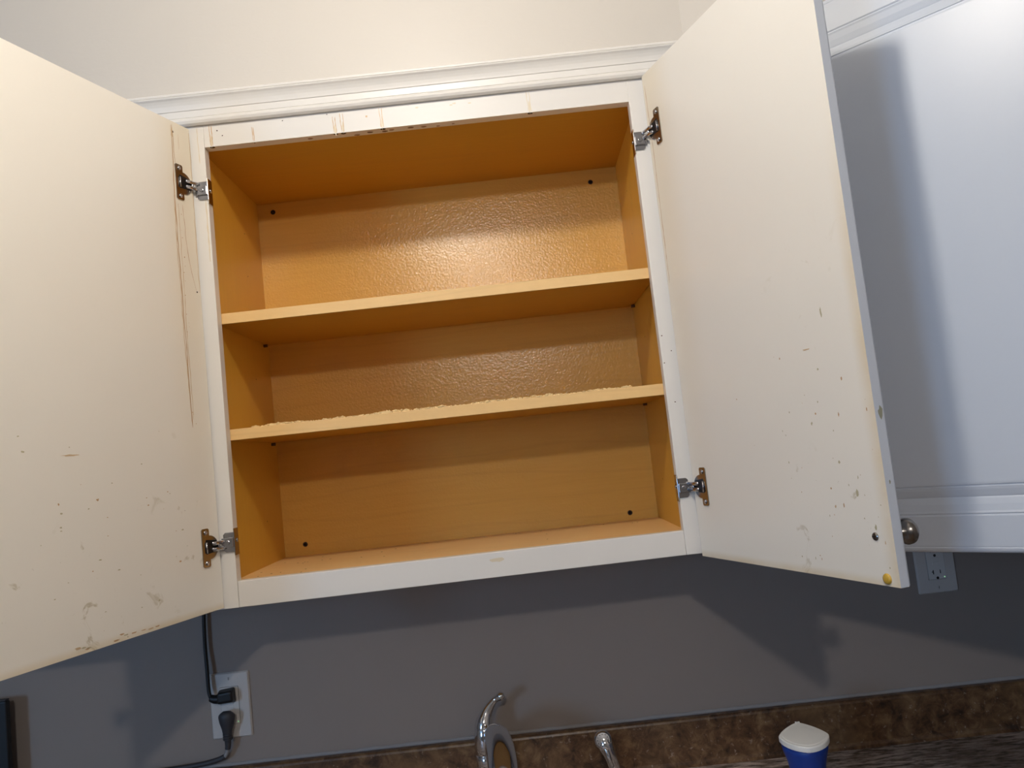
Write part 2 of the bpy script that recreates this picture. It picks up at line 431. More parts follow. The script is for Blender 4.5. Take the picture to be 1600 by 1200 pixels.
# dried brown drips on the top rail, dark beads below and rings on its underside
for i, (x, za, dk, wd) in enumerate(((.011, .722, 1, .0035), (.079, .712, .55, .002), (.210, .715, .9, .0040), (.2225, .719, 1, .0042), (.286, .721, 1, .0040), (.524, .722, 1, .0045))):
    m_ = 2 if i == 5 else 1
    ribbon(bm, [(x-wd/2, za), (x-wd/2+.001, H+.0015)], .0011, -.00012, m_, .0003, i, .004)
    ribbon(bm, [(x+wd/2, za-.001), (x+wd/2+.001, H+.0015)], .0011, -.00012, m_, .0003, i+20, .004)
    if i != 1: irregular(bm, x+.001, (za+H)/2-.008, .0022, -.00008, i+60, 3, 11, .8, 5)
    blob(bm, (x+.001, .0032, H+.0001), .0044*dk if i != 1 else .0014, i, 4, (1, .78, .22), .08, 2)
for i, (x, z) in enumerate(((.022, .712), (.030, .703), (.263, .709), (.128, .717), (.20, .7195))): irregular(bm, x, z, .0011 if i != 2 else .0024, -.0001, i+5, 1 if i == 2 else 4)
for i, x in enumerate((.345, .40, .405, .43)): irregular(bm, x, .715-.002*(i % 2), .0016, -.0001, i+15, 3, sx=2)
def under(x, y, r, mi, seed):   # spot on the rail underside
    rnd = random.Random(seed); vs = [bm.verts.new((x + r*rnd.uniform(.8, 1.1)*math.cos(2*PI*i/12), y + .62*r*rnd.uniform(.8, 1.1)*math.sin(2*PI*i/12), H - .0001)) for i in range(12)]
    bm.faces.new(vs).material_index = mi
for i, (x, y, r) in enumerate(((.168, .010, .0045), (.243, .015, .005), (.265, .010, .0052), (.289, .0125, .005), (.300, .0095, .0048), (.331, .0085, .0052), (.352, .011, .0048), (.375, .014, .0035), (.40, .0115, .003))):
    under(x, y, r, 5 if i in (2, 3) else 6, i)
M_UND = mat('brown_ring', (.26, .15, .08), .4); M_UND2 = mat('dark_ring', (.10, .05, .025), .3)
part('rail', bm, [M_FRAME, M_STAINF, M_FAINT, M_FAINT, M_DARKST, M_UND2, M_UND], bevel=.0)
bm = B(); hexa(bm, [(.0004, 0, -.0393), (W, 0, -.034), (W, .019, -.034), (.0004, .019, -.0393), (.0004, 0, 0), (W, 0, .0028), (W, .019, .0024), (.0004, .019, 0)])
irregular(bm, .40, -.010, .006, -.0001, 4, 1, 13, 2.2, .7)
part('rail', bm, [M_FRAME, M_FAINT], bevel=.0009)
# carcass
def sidep(sg):
    x0 = -SX if sg < 0 else W + SX; x1 = x0 + sg*.0125
    bm = B(); box(bm, min(x0, x1), max(x0, x1), .019, .304, -.018, .7247)
    xs = x0 - sg*.0002
    for z in (.075, .14, .26, .33, .45, .52, .60):
        for y in ((.2,) if sg < 0 else (.19,)):
            if (z*100) % 3 < 2:
                vs = [bm.verts.new((xs, y + .0014*math.cos(2*PI*i/8), z + .0014*math.sin(2*PI*i/8))) for i in range(8)]
                bm.faces.new(vs).material_index = 1
    return part('side_panel', bm, [M_SIDE, M_PIN])
sidep(-1); sidep(1)
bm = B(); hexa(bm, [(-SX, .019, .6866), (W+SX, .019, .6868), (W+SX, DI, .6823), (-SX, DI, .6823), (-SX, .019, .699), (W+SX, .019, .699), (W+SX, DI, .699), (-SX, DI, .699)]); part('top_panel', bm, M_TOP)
bm = B(); box(bm, -SX, W+SX, .0190, DI, -.014, -.0006)
rnd = random.Random(5)
for i in range(26):
    x = rnd.choice((rnd.uniform(0, .12), rnd.uniform(0, .68))); y = rnd.uniform(.03, .27)
    vs = [bm.verts.new((x + rnd.uniform(.5, 1.2)*.0018*math.cos(2*PI*k/7), y + rnd.uniform(.5, 1.2)*.003*math.sin(2*PI*k/7), -.0004)) for k in range(7)]
    bm.faces.new(vs).material_index = 1
part('bottom_panel', bm, [M_EDGE, M_PIN])
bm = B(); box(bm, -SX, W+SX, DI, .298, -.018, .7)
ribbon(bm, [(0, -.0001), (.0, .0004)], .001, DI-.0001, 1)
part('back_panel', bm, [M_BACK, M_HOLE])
M_GAP = mat('dark_joint', (.05, .022, .006), .9)
for i, (x, z) in enumerate(((.020, .665), (.644, .657), (.029, .020), (.644, .013))):
    bm = B(); lathe(bm, (x, DI, z), (0, -1, 0), [(0, .0048), (.0003, .0046), (.0006, .0036), (.0007, .0018), (-.0008, .0010), (-.0009, .0)], 14)
    for f in bm.faces:
        f.material_index = 1 if max((v.co - Vector((x, DI, z))).length for v in f.verts) < .0042 else 0
    part('screw', bm, [M_PIN if i else M_HOLE, M_HOLE])
# shelves with a tan front edge band
def shelf(z0, z1, zr0, zr1, name='shelf'):
    bm = B(); a, c = -SX + .0006, W + SX - .0006
    hexa(bm, [(a, .0222, z0), (c, .0222, zr0), (c, .282, zr0), (a, .282, z0), (a, .0222, z1), (c, .0222, zr1), (c, .282, zr1), (a, .282, z1)])
    for f in bm.faces:
        f.material_index = 1 if all(abs(v.co.y - .0222) < 1e-5 for v in f.verts) or all(v.co.z > z0 + .012 for v in f.verts) else 0
    return part(name, bm, [M_TOP, M_EDGE], bevel=.0006)
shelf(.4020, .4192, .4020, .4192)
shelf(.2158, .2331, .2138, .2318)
for z in (.4020, .2153):
    for sg in (-1, 1):
        x = -SX if sg < 0 else W + SX
        bm = B(); cyl(bm, (x, .262, z - .003), (x - sg*.007, .262, z - .003), .0028, n=12); part('shelf_pin', bm, M_PIN)

# hinges
def hinge(side, zc, dang, hx, hy, fr):
    """side -1 left / +1 right; door direction angle dang; hinge edge at hx, hy"""
    r = new('hinge', cab, None, Vector((hx, hy, zc)) - CO)
    ca, sa = math.cos(dang), math.sin(dang)
    inn = (sa, -ca) if side > 0 else (-sa, ca)           # towards the inside of the cabinet opening
    def L(d, n, z): return (d*ca + n*inn[0], d*sa + n*inn[1], z)
    def plate(name, pts, n0, n1, m, bev=.0005):
        bm = B(); A = [bm.verts.new(L(d, n0, z)) for d, z in pts]; C = [bm.verts.new(L(d, n1, z)) for d, z in pts]
        bm.faces.new(A); bm.faces.new(C)
        for i in range(len(pts)): bm.faces.new((A[i], A[(i+1) % len(pts)], C[(i+1) % len(pts)], C[i]))
        return obj(name, bm, m, r, bevel=bev)
    # flange: two ears and a round cup rim bulging toward the hinge edge
    pts = [(.0370, -.0285), (.0395, -.0265), (.0395, .0265), (.0370, .0285), (.0250, .0285), (.0230, .0265), (.0230, .0178)]
    for i in range(1, 16):
        a = PI/2 + PI*i/16 ; pts.append((.0235 + .0195*math.cos(a), .0178*math.sin(a)))
    pts += [(.0230, -.0178), (.0230, -.0265), (.0250, -.0285)]
    plate('cup_flange', pts, 0, .0016, M_NICK)
    plate('cup_shade_plate', [(.0065, -.0075), (.0310, -.0095), (.0335, -.005), (.0335, .007), (.0310, .0120), (.0075, .0090)], .0014, .0020, M_CUPSHADE, 0)  # flat dark plate on the flange, stands in for the shaded cup hollow
    # link arms from the cup to the frame bracket
    for zz, wd, off in ((.0045, .0035, .0), (-.0042, .0035, .0)):
        bm = B()
        p0 = Vector(L(.0190, .0025, zz)); p1 = Vector(L(.012, .0050, zz)); p2 = Vector(L(.003, .0055, zz)); p3 = Vector((-side*.0085, -hy - .0035, zz))
        tube(bm, [p0, p1, p2, p3], .0030, 8, 4, flat=.5); obj('link_arm', bm, M_STEEL, r, smooth=True)
    bm = B(); cyl(bm, L(.0315, .0025, -.0080), L(.0315, .0025, .0080), .0014, n=12); obj('pivot_pin', bm, M_STEEL, r, smooth=True)
    bm = B(); cyl(bm, L(.0065, .0042, -.0068), L(.0065, .0042, .0068), .0022, n=12); obj('pivot_pin', bm, M_STEEL, r, smooth=True)
    for zz in (-.0222, .0222):
        bm = B(); c = Vector(L(.0310, .0014, zz)); ax = Vector((inn[0], inn[1], 0))
        lathe(bm, c, ax, [(0, .0036), (.0012, .0034), (.0019, .0024), (.0019, .0012), (.0010, .0006)], 14); obj('screw', bm, M_STEEL, r, smooth=True)
    # bracket on the stile face and wrap plate on the opening edge
    fx0 = (0 if side < 0 else W) - hx; fy = -hy; zf = fr
    x_in = fx0; x_out = fx0 + side*.0160
    bm = B()
    prism(bm, [(x_in - side*.0014, -.0150+zf), (x_out - side*.003, -.0150+zf), (x_out, -.0120+zf), (x_out, .0120+zf), (x_out - side*.003, .0150+zf), (x_in - side*.0014, .0150+zf)], 1, fy - .0022, fy - .0001)
    box(bm, min(x_in, x_out + side*.002), max(x_in, x_out + side*.002), fy - .0058, fy - .0018, zf - .0075, zf + .0070)
    obj('frame_bracket', bm, M_STEEL, r, bevel=.0008)
    bm = B(); cyl(bm, (x_in + side*.0078, fy - .0056, zf), (x_in + side*.0078, fy - .0072, zf), .0036, .0030, 14); obj('adjusting_screw', bm, M_STEEL, r, smooth=False, bevel=.0003)
    bm = B(); box(bm, min(x_in - side*.0014, x_in - side*.0001), max(x_in - side*.0014, x_in - side*.0001), fy - .0020, fy + .0165, zf - .0205, zf + .0205)
    obj('wrap_plate', bm, M_NICK, r, bevel=.0004)
    bm = B(); lathe(bm, (x_in - side*.0013, fy + .0095, zf + .002), (-side, 0, 0), [(0, .0036), (.0010, .0034), (.0018, .0020), (.0018, .0008)], 14); obj('screw', bm, M_STEEL, r, smooth=True)
AR = math.atan2(-.3757, .1270); AL = math.atan2(-.3379, -.1121)
HR = (.7078, -.0098); HL = (-.0212, -.0050)
hinge(-1, .6210, AL, HL[0], HL[1], -.006); hinge(-1, .0575, AL, HL[0], HL[1], .0025)
hinge(1, .6270, AR, HR[0], HR[1], -.007); hinge(1, .0685, AR, HR[0], HR[1], -.001)

# doors (wide open, inner faces towards the camera)
ZB = -.0365; DH = .7535
# left
ld = new('door', cab, None, Vector((HL[0], HL[1], ZB)) - CO, (0, 0, AL))
ld['label'] = 'left cabinet door with brown drip streaks on its inner face'
WL = .412; TD = .0155
def door_mesh(o, bm, mats, bev=0):
    bmesh.ops.recalc_face_normals(bm, faces=bm.faces)
    me = bpy.data.meshes.new('door'); bm.to_mesh(me); bm.free()
    for m in mats: me.materials.append(m)
    return me
def door_obj(name, bm, mats, hpos, ang, label):
    bmesh.ops.recalc_face_normals(bm, faces=bm.faces)
    me = bpy.data.meshes.new(name); bm.to_mesh(me); bm.free()
    for m in mats: me.materials.append(m)
    o = new(name, cab, me, Vector((hpos[0], hpos[1], ZB)) - CO, (0, 0, ang)); o['label'] = label
    return o
bpy.data.objects.remove(ld)
bm = B(); slab(bm, WL, DH, TD, -1)
y = .00012
z_ = lambda v: v - ZB
for i, (pts, wd, mi) in enumerate((
    ([(.040, .710), (.0405, .66), (.0425, .60), (.043, .50), (.0425, .44), (.041, .38), (.0400, .30), (.0385, .238)], .0016, 2),
    ([(.0445, .600), (.046, .50), (.0445, .42), (.043, .35), (.042, .29)], .0012, 3),
    ([(.0365, .585), (.036, .52), (.0375, .45), (.0372, .38), (.0365, .31), (.036, .25)], .0010, 3),
    ([(.028, .585), (.0255, .54), (.021, .50), (.014, .468), (.0090, .452)], .0009, 2),
    ([(.0395, .712), (.0385, .69), (.0375, .66), (.0365, .648)], .0012, 2),
    ([(.026, .70), (.0255, .675)], .0006, 3), ([(.0012, .71), (.0015, .60), (.0022, .45)], .0012, 3))):
    ribbon(bm, [(a, z_(c)) for a, c in pts], wd, y + .00001*i, mi, .0008, i, .009)
irregular(bm, .0085, z_(.450), .0016, .0003, 2, 4); irregular(bm, .040, z_(.698), .0030, .0002, 3, 3, 11, .8, 3); irregular(bm, .0375, z_(.7), .0012, .0003, 9, 4, sz=2)
rnd = random.Random(12)
for i in range(16): irregular(bm, .035 + rnd.uniform(-.004, .004), z_(rnd.uniform(.24, .60)), rnd.uniform(.0005, .0013), .0003, i+40, 2)
for i in range(34):
    d = rnd.uniform(.06, .34); zz = rnd.uniform(.03, .20) if i > 6 else rnd.uniform(.2, .3)
    irregular(bm, d, zz, rnd.uniform(.0006, .0020), .0002, i+90, rnd.choice((5, 5, 2)), 9, rnd.uniform(.6, 2), rnd.uniform(.5, 1))
irregular(bm, .262, z_(.205), .010, .0002, 77, 3, 13, 1.5, .12)
for i in range(14): irregular(bm, .12 + .16*rnd.random(), .003 + .006*rnd.random(), .0022, .0002, i+300, rnd.choice((2, 3, 5)), 9, 2.2, .5)
DL_ = door_obj('door', bm, [M_MELL, M_WHITE, M_STAIN, M_STAIN2, M_DARKST, M_GREEN], HL, AL, 'left door, streaked with brown drips on its inner face')
WR = .3965
bm = B(); slab(bm, WR, DH + .0045, TD, 1)
y = -.00012
rnd = random.Random(21)
for i in range(46):
    d = min(.385, max(.10, rnd.gauss(.31, .055))); zz = max(.02, rnd.gauss(.13, .075))
    irregular(bm, d, zz, rnd.uniform(.0004, .0016), -.0002, i+500, rnd.choice((5, 5, 3, 2)), 9, rnd.uniform(.6, 1.2), rnd.uniform(.8, 2.2))
for i, (d, zz, r, sx, sz) in enumerate(((.373, .062, .002, 1, 2), (.352, .10, .003, .8, 1.4), (.300, .27, .003, 2.5, .3), (.335, .31, .003, .5, 2.4), (.330, .135, .0022, 1, 1))):
    irregular(bm, d, zz, r, -.0003, i+620, 5 if i != 2 else 3, 11, sx, sz)
ribbon(bm, [(.006, .74), (.0075, .60), (.006, .42)], .0016, -.0001, 3, .0004, 4)
DR_ = door_obj('door', bm, [M_MELR, M_WHITE, M_STAIN, M_STAIN2, M_DARKST, M_GREEN], HR, AR, 'right door, grimy near its lower free corner')
# smudge and nick on the free edge of the right door
def edgespot(zc, yc, r, seed, m, sz=2.2):
    bm = B(); rnd = random.Random(seed)
    vs = [bm.verts.new((WR + .0001, yc + r*rnd.uniform(.6, 1.1)*math.cos(2*PI*i/11), zc + sz*r*rnd.uniform(.6, 1.1)*math.sin(2*PI*i/11))) for i in range(11)]
    bm.faces.new(vs); obj('edge_smudge', bm, m, DR_)
edgespot(z_(.150), .0075, .0036, 1, M_OLIVE); edgespot(z_(.075), .006, .0012, 2, M_OLIVE)
# knobs, their screws and bumper pads
def knob(door, sg, xk, zk):
    bm = B(); lathe(bm, (xk, sg*(TD - .0005), zk), (0, sg, 0), [(0, .0075), (.002, .0072), (.004, .0055), (.014, .0052), (.017, .0062), (.020, .0095), (.023, .0128), (.027, .0146), (.031, .0142), (.0340, .0118), (.0358, .0075), (.0364, .002)], 36)
    obj('knob', bm, M_KNOB, door, smooth=True)
    bm = B(); lathe(bm, (xk, 0, zk), (0, -sg, 0), [(-.001, .0046), (.0008, .0045), (.0016, .0036), (.0018, .001)], 20)
    box(bm, xk - .0034, xk + .0034, min(-sg*.0017, -sg*.0020), max(-sg*.0017, -sg*.0020), zk - .0005, zk + .0005, 1)
    box(bm, xk - .0005, xk + .0005, min(-sg*.0017, -sg*.0020), max(-sg*.0017, -sg*.0020), zk - .0034, zk + .0034, 1)
    obj('knob_screw', bm, [M_KNOB, M_HOLE], door)
def bumper(door, sg, xk, zk):
    bm = B(); lathe(bm, (xk, 0, zk), (0, -sg, 0), [(-.001, .0058), (.0008, .0060), (.0020, .0054), (.0028, .0035), (.0031, .001)], 24)
    o = obj('bumper_pad', bm, M_AMBER, door, smooth=True); o['label'] = 'amber rubber bumper pad'
knob(DR_, 1, .3701, z_(.016)); bumper(DR_, 1, .3790, .0078)
knob(DL_, -1, .3855, z_(.018)); bumper(DL_, -1, .398, .0078)

# residue crumbs clinging to the front top edge of the lower shelf
bm = B(); rnd = random.Random(33)
x = .035
while x < .635:
    zt = .2331 - .0013*(x/W)
    dens = .5 + .5*math.sin(x*31) + .5*math.sin(x*77+1)
    r = max(.0008, .0017 + .0013*dens)*rnd.uniform(.5, 1.15)
    blob(bm, (x, .0245 + rnd.uniform(-.001, .004), zt + r*.35), r, rnd.randint(0, 9999), 0, (rnd.uniform(1, 2.6), 1, rnd.uniform(.55, 1.0)), .35)
    if rnd.random() < .5: blob(bm, (x+.001, .035 + rnd.uniform(-.004, .01), zt + .0004), .0012, rnd.randint(0, 9999), 0, (1.5, 1, .6), .35)
    x += rnd.uniform(.0014, .0045)
for x in (.30, .315, .425, .44): blob(bm, (x, .0226, .2158), .0011, int(x*1000), 0, (3, .5, .5), .3)
o = obj('shelf_residue', bm, M_CRUMB)
tag(o, 'crusty tan residue along the front edge of the lower shelf', 'residue', kind='stuff')

# ------------------------------------------------------------------ closed cabinet on the left, hidden behind the open door
lc = thing('wall_cabinet', 'closed white wall cabinet left of the open one, behind its left door', 'kitchen cabinet', (-.42, .305, -.038))
LO = Vector(lc.location)
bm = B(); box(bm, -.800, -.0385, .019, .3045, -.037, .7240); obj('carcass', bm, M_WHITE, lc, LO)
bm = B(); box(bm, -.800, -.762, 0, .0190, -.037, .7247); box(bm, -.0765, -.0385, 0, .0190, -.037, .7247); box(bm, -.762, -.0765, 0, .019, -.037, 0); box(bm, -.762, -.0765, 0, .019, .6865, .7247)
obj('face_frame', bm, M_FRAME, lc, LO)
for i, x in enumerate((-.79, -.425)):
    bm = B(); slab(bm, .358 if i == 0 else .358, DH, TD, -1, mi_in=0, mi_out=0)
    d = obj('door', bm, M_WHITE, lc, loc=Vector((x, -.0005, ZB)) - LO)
    kx = .325 if i == 0 else .032
    bm = B(); lathe(bm, (kx, -TD, .055), (0, -1, 0), [(0, .0075), (.004, .0055), (.010, .0052), (.016, .0125), (.022, .0170), (.0275, .0135), (.0295, .002)], 24)
    obj('knob', bm, M_KNOB, d, smooth=True)

# ------------------------------------------------------------------ diagonal corner cabinet on the right
cc = thing('corner_wall_cabinet', 'closed white diagonal corner cabinet with raised panel door, right of the open one', 'kitchen cabinet', (1.10, .305, -.037))
KO = Vector(cc.location)
s = s5; th = .019
ax, ay = DX + .006, .0
bm = B()
ca_ = [(DX + .0135, .0135 + .0), (DX + de + .0135, -de + .0135), (XR - .0005, -de + .0135), (XR - .0005, YB - .0005), (DX + .0135, YB - .0005)]
prism(bm, ca_, 2, -.037, .7300); obj('carcass', bm, M_WHITE, cc, KO)
def dbox(bm, t0, t1, o0, o1, z0, z1):
    hexa(bm, [diag(t0, o0, z0), diag(t1, o0, z0), diag(t1, o1, z0), diag(t0, o1, z0), diag(t0, o0, z1), diag(t1, o0, z1), diag(t1, o1, z1), diag(t0, o1, z1)])
bm = B()
dbox(bm, .008, .038, 0, -.019, -.037, .7300); dbox(bm, DL-.038, DL, 0, -.019, -.037, .7300); dbox(bm, .038, DL-.038, 0, -.019, -.037, 0); dbox(bm, .038, DL-.038, 0, -.019, .692, .7300)
obj('face_frame', bm, M_FRAME, cc, KO)
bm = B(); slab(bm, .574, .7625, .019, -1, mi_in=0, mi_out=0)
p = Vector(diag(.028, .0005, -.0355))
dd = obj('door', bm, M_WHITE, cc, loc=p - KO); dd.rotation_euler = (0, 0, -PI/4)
bm = B(); lathe(bm, (.035, -.019, .045), (0, -1, 0), [(0, .0075), (.004, .0055), (.010, .0052), (.016, .0125), (.022, .0170), (.0275, .0135), (.0295, .002)], 24)
obj('knob', bm, M_KNOB, dd, smooth=True)

# ------------------------------------------------------------------ countertop and backsplash
CT = -.4535
ctop = thing('countertop', 'brown granite-look laminate countertop with a dusty streaked surface', 'countertop', (0, .305, CT))
TO = Vector(ctop.location)
bm = B(); box(bm, XL + .6, XR - .0005, -.33, .3045, CT - .038, CT); obj('worktop', bm, M_TOPL, ctop, TO, bevel=.004)
bsp = thing('backsplash', 'low brown granite-look backsplash strip along the foot of the grey wall', 'backsplash', (0, .305, CT))
bs = [(.3045, CT), (.279, CT), (.2835, CT + .004), (.285, CT + .010), (.285, -.3745), (.2865, -.3705), (.290, -.3688), (.3045, -.3685)]
bm = B(); prism(bm, bs, 0, XL + .6, XR - .0005); obj('strip', bm, M_LAM, bsp, TO, bevel=.001)
bm = B(); rnd = random.Random(3); xs = [XL + .6 + i*.01 for i in range(int((XR - XL - .6)/.01))]
rows = []
for x in xs:
    h = .0042 + rnd.uniform(-.0006, .0008); rows.append([bm.verts.new(p) for p in ((x, .3045, -.3686), (x, .3005 - rnd.uniform(0, .0008), -.3686), (x, .3035, -.3686 + h), (x, .3046, -.3686 + h + .0008))])
for a, c in zip(rows, rows[1:]):
    for i in range(3): bm.faces.new((a[i], a[i+1], c[i+1], c[i]))
obj('caulk_line', bm, M_CAULK, bsp, TO, smooth=True)
# base cabinets under the worktop
bc = thing('base_cabinet', 'white base cabinet under the sink counter', 'kitchen cabinet', (-.4, .305, FLOOR))
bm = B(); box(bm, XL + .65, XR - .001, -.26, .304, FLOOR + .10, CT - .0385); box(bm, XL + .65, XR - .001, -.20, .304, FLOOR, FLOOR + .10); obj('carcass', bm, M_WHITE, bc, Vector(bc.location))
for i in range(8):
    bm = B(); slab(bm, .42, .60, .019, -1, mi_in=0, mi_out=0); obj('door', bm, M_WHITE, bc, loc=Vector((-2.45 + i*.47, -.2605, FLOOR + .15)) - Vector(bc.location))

# ------------------------------------------------------------------ faucet
fc = thing('faucet', 'chrome kitchen faucet with curved lever handle and arched spout', 'faucet', (.337, .195, CT))
FO = Vector(fc.location)
bm = B(); lathe(bm, (.337, .195, CT), (0, 0, 1), [(0, .030), (.004, .030), (.008, .026), (.012, .0215), (.050, .0200), (.062, .0195), (.0625, .0188), (.0635, .0188), (.064, .0195), (.085, .0195), (.0855, .0188), (.0865, .0188), (.087, .0195), (.105, .0198), (.120, .0192), (.133, .0170), (.142, .0125), (.147, .006), (.148, .001)], 40)
obj('body', bm, M_CHROME, fc, FO, smooth=True)
bm = B(); tube(bm, [(.336, .196, -.332), (.3375, .197, -.312), (.3435, .199, -.295), (.3535, .200, -.281), (.362, .200, -.2730), (.3725, .198, -.2680), (.3785, .197, -.2665)],
               [.0180, .0158, .0108, .0074, .0056, .0078, .0040], 20, 8, ref=(0, 1, 0))
obj('lever_handle', bm, M_CHROME, fc, FO, smooth=True)
bm = B(); tube(bm, [(.345, .190, -.405), (.349, .183, -.362), (.355, .160, -.328), (.363, .115, -.309), (.371, .060, -.316), (.375, .015, -.341), (.377, -.010, -.380)],
               [.0135, .0150, .0175, .0205, .0235, .0245, .0235], 28, 10, ref=(0, 1, 0))
obj('spout', bm, M_CHROME, fc, FO, smooth=True)
bm = B(); tube(bm, [(.380, -.010, -.385), (.3805, -.014, -.395), (.381, -.018, -.408)], [.0238, .0215, .0200], 28, 6, ref=(0, 1, 0)); obj('spray_nozzle', bm, M_GRY, fc, FO, smooth=True)
fc.location = (.333, .243, CT)
fc.scale = (1, 1, 1)
for c_ in fc.children: c_.location = (0, 0, -.0135)
fc.children[0].location = (0, 0, 0); fc.children[0].scale = (1, 1, .909)
# side sprayer
sp = thing('side_sprayer', 'chrome side sprayer standing right of the faucet', 'sprayer', (.558, .195, CT))
SO = Vector(sp.location)
bm = B(); lathe(bm, (.558, .195, CT), (0, 0, 1), [(0, .024), (.004, .024), (.008, .017), (.022, .0145), (.030, .0140)], 28); obj('holder', bm, M_CHROME, sp, SO, smooth=True)
bm = B(); tube(bm, [(.557, .195, CT+.025), (.554, .194, -.405), (.549, .193, -.385), (.543, .196, -.368), (.5405, .200, -.3590)], [.0118, .0108, .0115, .0148, .0142], 22, 8, ref=(0, 1, 0)); obj('handle', bm, M_CHROME, sp, SO, smooth=True)
bm = B(); lathe(bm, (.5395, .201, -.3600), (-.05, -.92, .25), [(-.014, .004), (-.012, .0112), (-.004, .0155), (.008, .0160), (.014, .0146)], 28); obj('spray_head', bm, M_CHROME, sp, SO, smooth=True)
ax = Vector((-.05, -.92, .25)).normalized(); c = Vector((.5395, .201, -.3600)) + ax*.0138
bm = B(); lathe(bm, c, ax, [(0, .0132), (.0012, .0124), (.0015, .001)], 28)
for k in range(12):
    u = ring(c + ax*.0013, ax, .0098, 12)[k]; lathe(bm, u, ax, [(0, .0009), (.0006, .0007)], 8, 1)
obj('nozzle_face', bm, [M_STEEL, M_BLK], sp, SO)
bm = B(); tube(bm, [(.5425, .185, -.372), (.5455, .181, -.385), (.5495, .181, -.400)], [.0050, .0042, .0034], 12, 6, ref=(0, 1, 0)); obj('trigger', bm, M_CHROME, sp, SO, smooth=True)

sp.location = (.560, .236, CT)
for c_ in sp.children:
    if c_.name.split('.')[0] != 'holder': c_.location = (0, 0, -.0145)
# ------------------------------------------------------------------ blue bottle with white lid
bx, by = .8345, .030
bt = thing('squeeze_bottle', 'blue waisted plastic bottle with a flat white flip lid, on the counter', 'bottle', (bx, by, CT))
BO = Vector(bt.location); rotb = math.radians(-7)
def lens(wd, dp, back, n=40):
    """rounded lens outline: gentle front bow, pointed hinge at the back"""
    out = []
    for i in range(n):
        a = 2*PI*i/n; cx_, sy_ = math.cos(a), math.sin(a)
        e = 2/1.30 if sy_ > 0 else 2/1.75
        x = wd*abs(cx_)**e*(1 if cx_ > 0 else -1); y = (back if sy_ > 0 else -dp)*abs(sy_)**e
        out.append((x*math.cos(rotb)-y*math.sin(rotb), x*math.sin(rotb)+y*math.cos(rotb)))
    return out
def stack(bm, secs, n=40, mi=0):
    rows = [[bm.verts.new((bx + x, by + y, z + y*TILT*min(1, max(0, (z + .40)/.07)))) for x, y in lens(a, b_*1.14, c_*1.14, n)] for z, a, b_, c_ in secs]
    for r0, r1 in zip(rows, rows[1:]):
        for i in range(n): bm.faces.new((r0[i], r0[(i+1) % n], r1[(i+1) % n], r1[i])).material_index = mi
    bm.faces.new(rows[0]).material_index = mi; bm.faces.new(rows[-1]).material_index = mi
ZT = -.326
TILT = math.tan(math.radians(7))
bm = B(); stack(bm, [(CT, .030, .022, .022), (CT + .004, .033, .025, .025), (-.42, .034, .026, .026), (-.395, .0280, .024, .024), (-.378, .0262, .0225, .0225), (-.362, .0290, .0245, .0245), (-.346, .0338, .029, .031), (ZT - .0078, .0355, .032, .0345)])
obj('body', bm, M_BLUE, bt, BO, smooth=True)
bm = B(); stack(bm, [(ZT - .0088, .0362, .0330, .0355), (ZT - .0080, .0372, .0340, .0368), (ZT - .0015, .0372, .0340, .0368), (ZT - .0002, .0362, .0330, .0358), (ZT, .0350, .0315, .0345), (ZT, .0335, .0300, .033), (ZT - .0004, .0328, .0292, .0324), (ZT + .0004, .0318, .0280, .0314), (ZT + .0012, .018, .016, .018), (ZT + .0014, .003, .003, .003)])
obj('lid', bm, M_LID, bt, BO, smooth=False, bevel=0)
bm = B()
for k in (-1, 0, 1):
    x, y = k*.0026, .0412; X = x*math.cos(rotb)-y*math.sin(rotb); Y = x*math.sin(rotb)+y*math.cos(rotb)
    lathe(bm, (bx + X, by + Y, ZT - .0012), (0, 0, 1), [(0, .0012), (.0060, .0012), (.0072, .0006)], 10)
obj('hinge_tab', bm, M_LID, bt, BO)

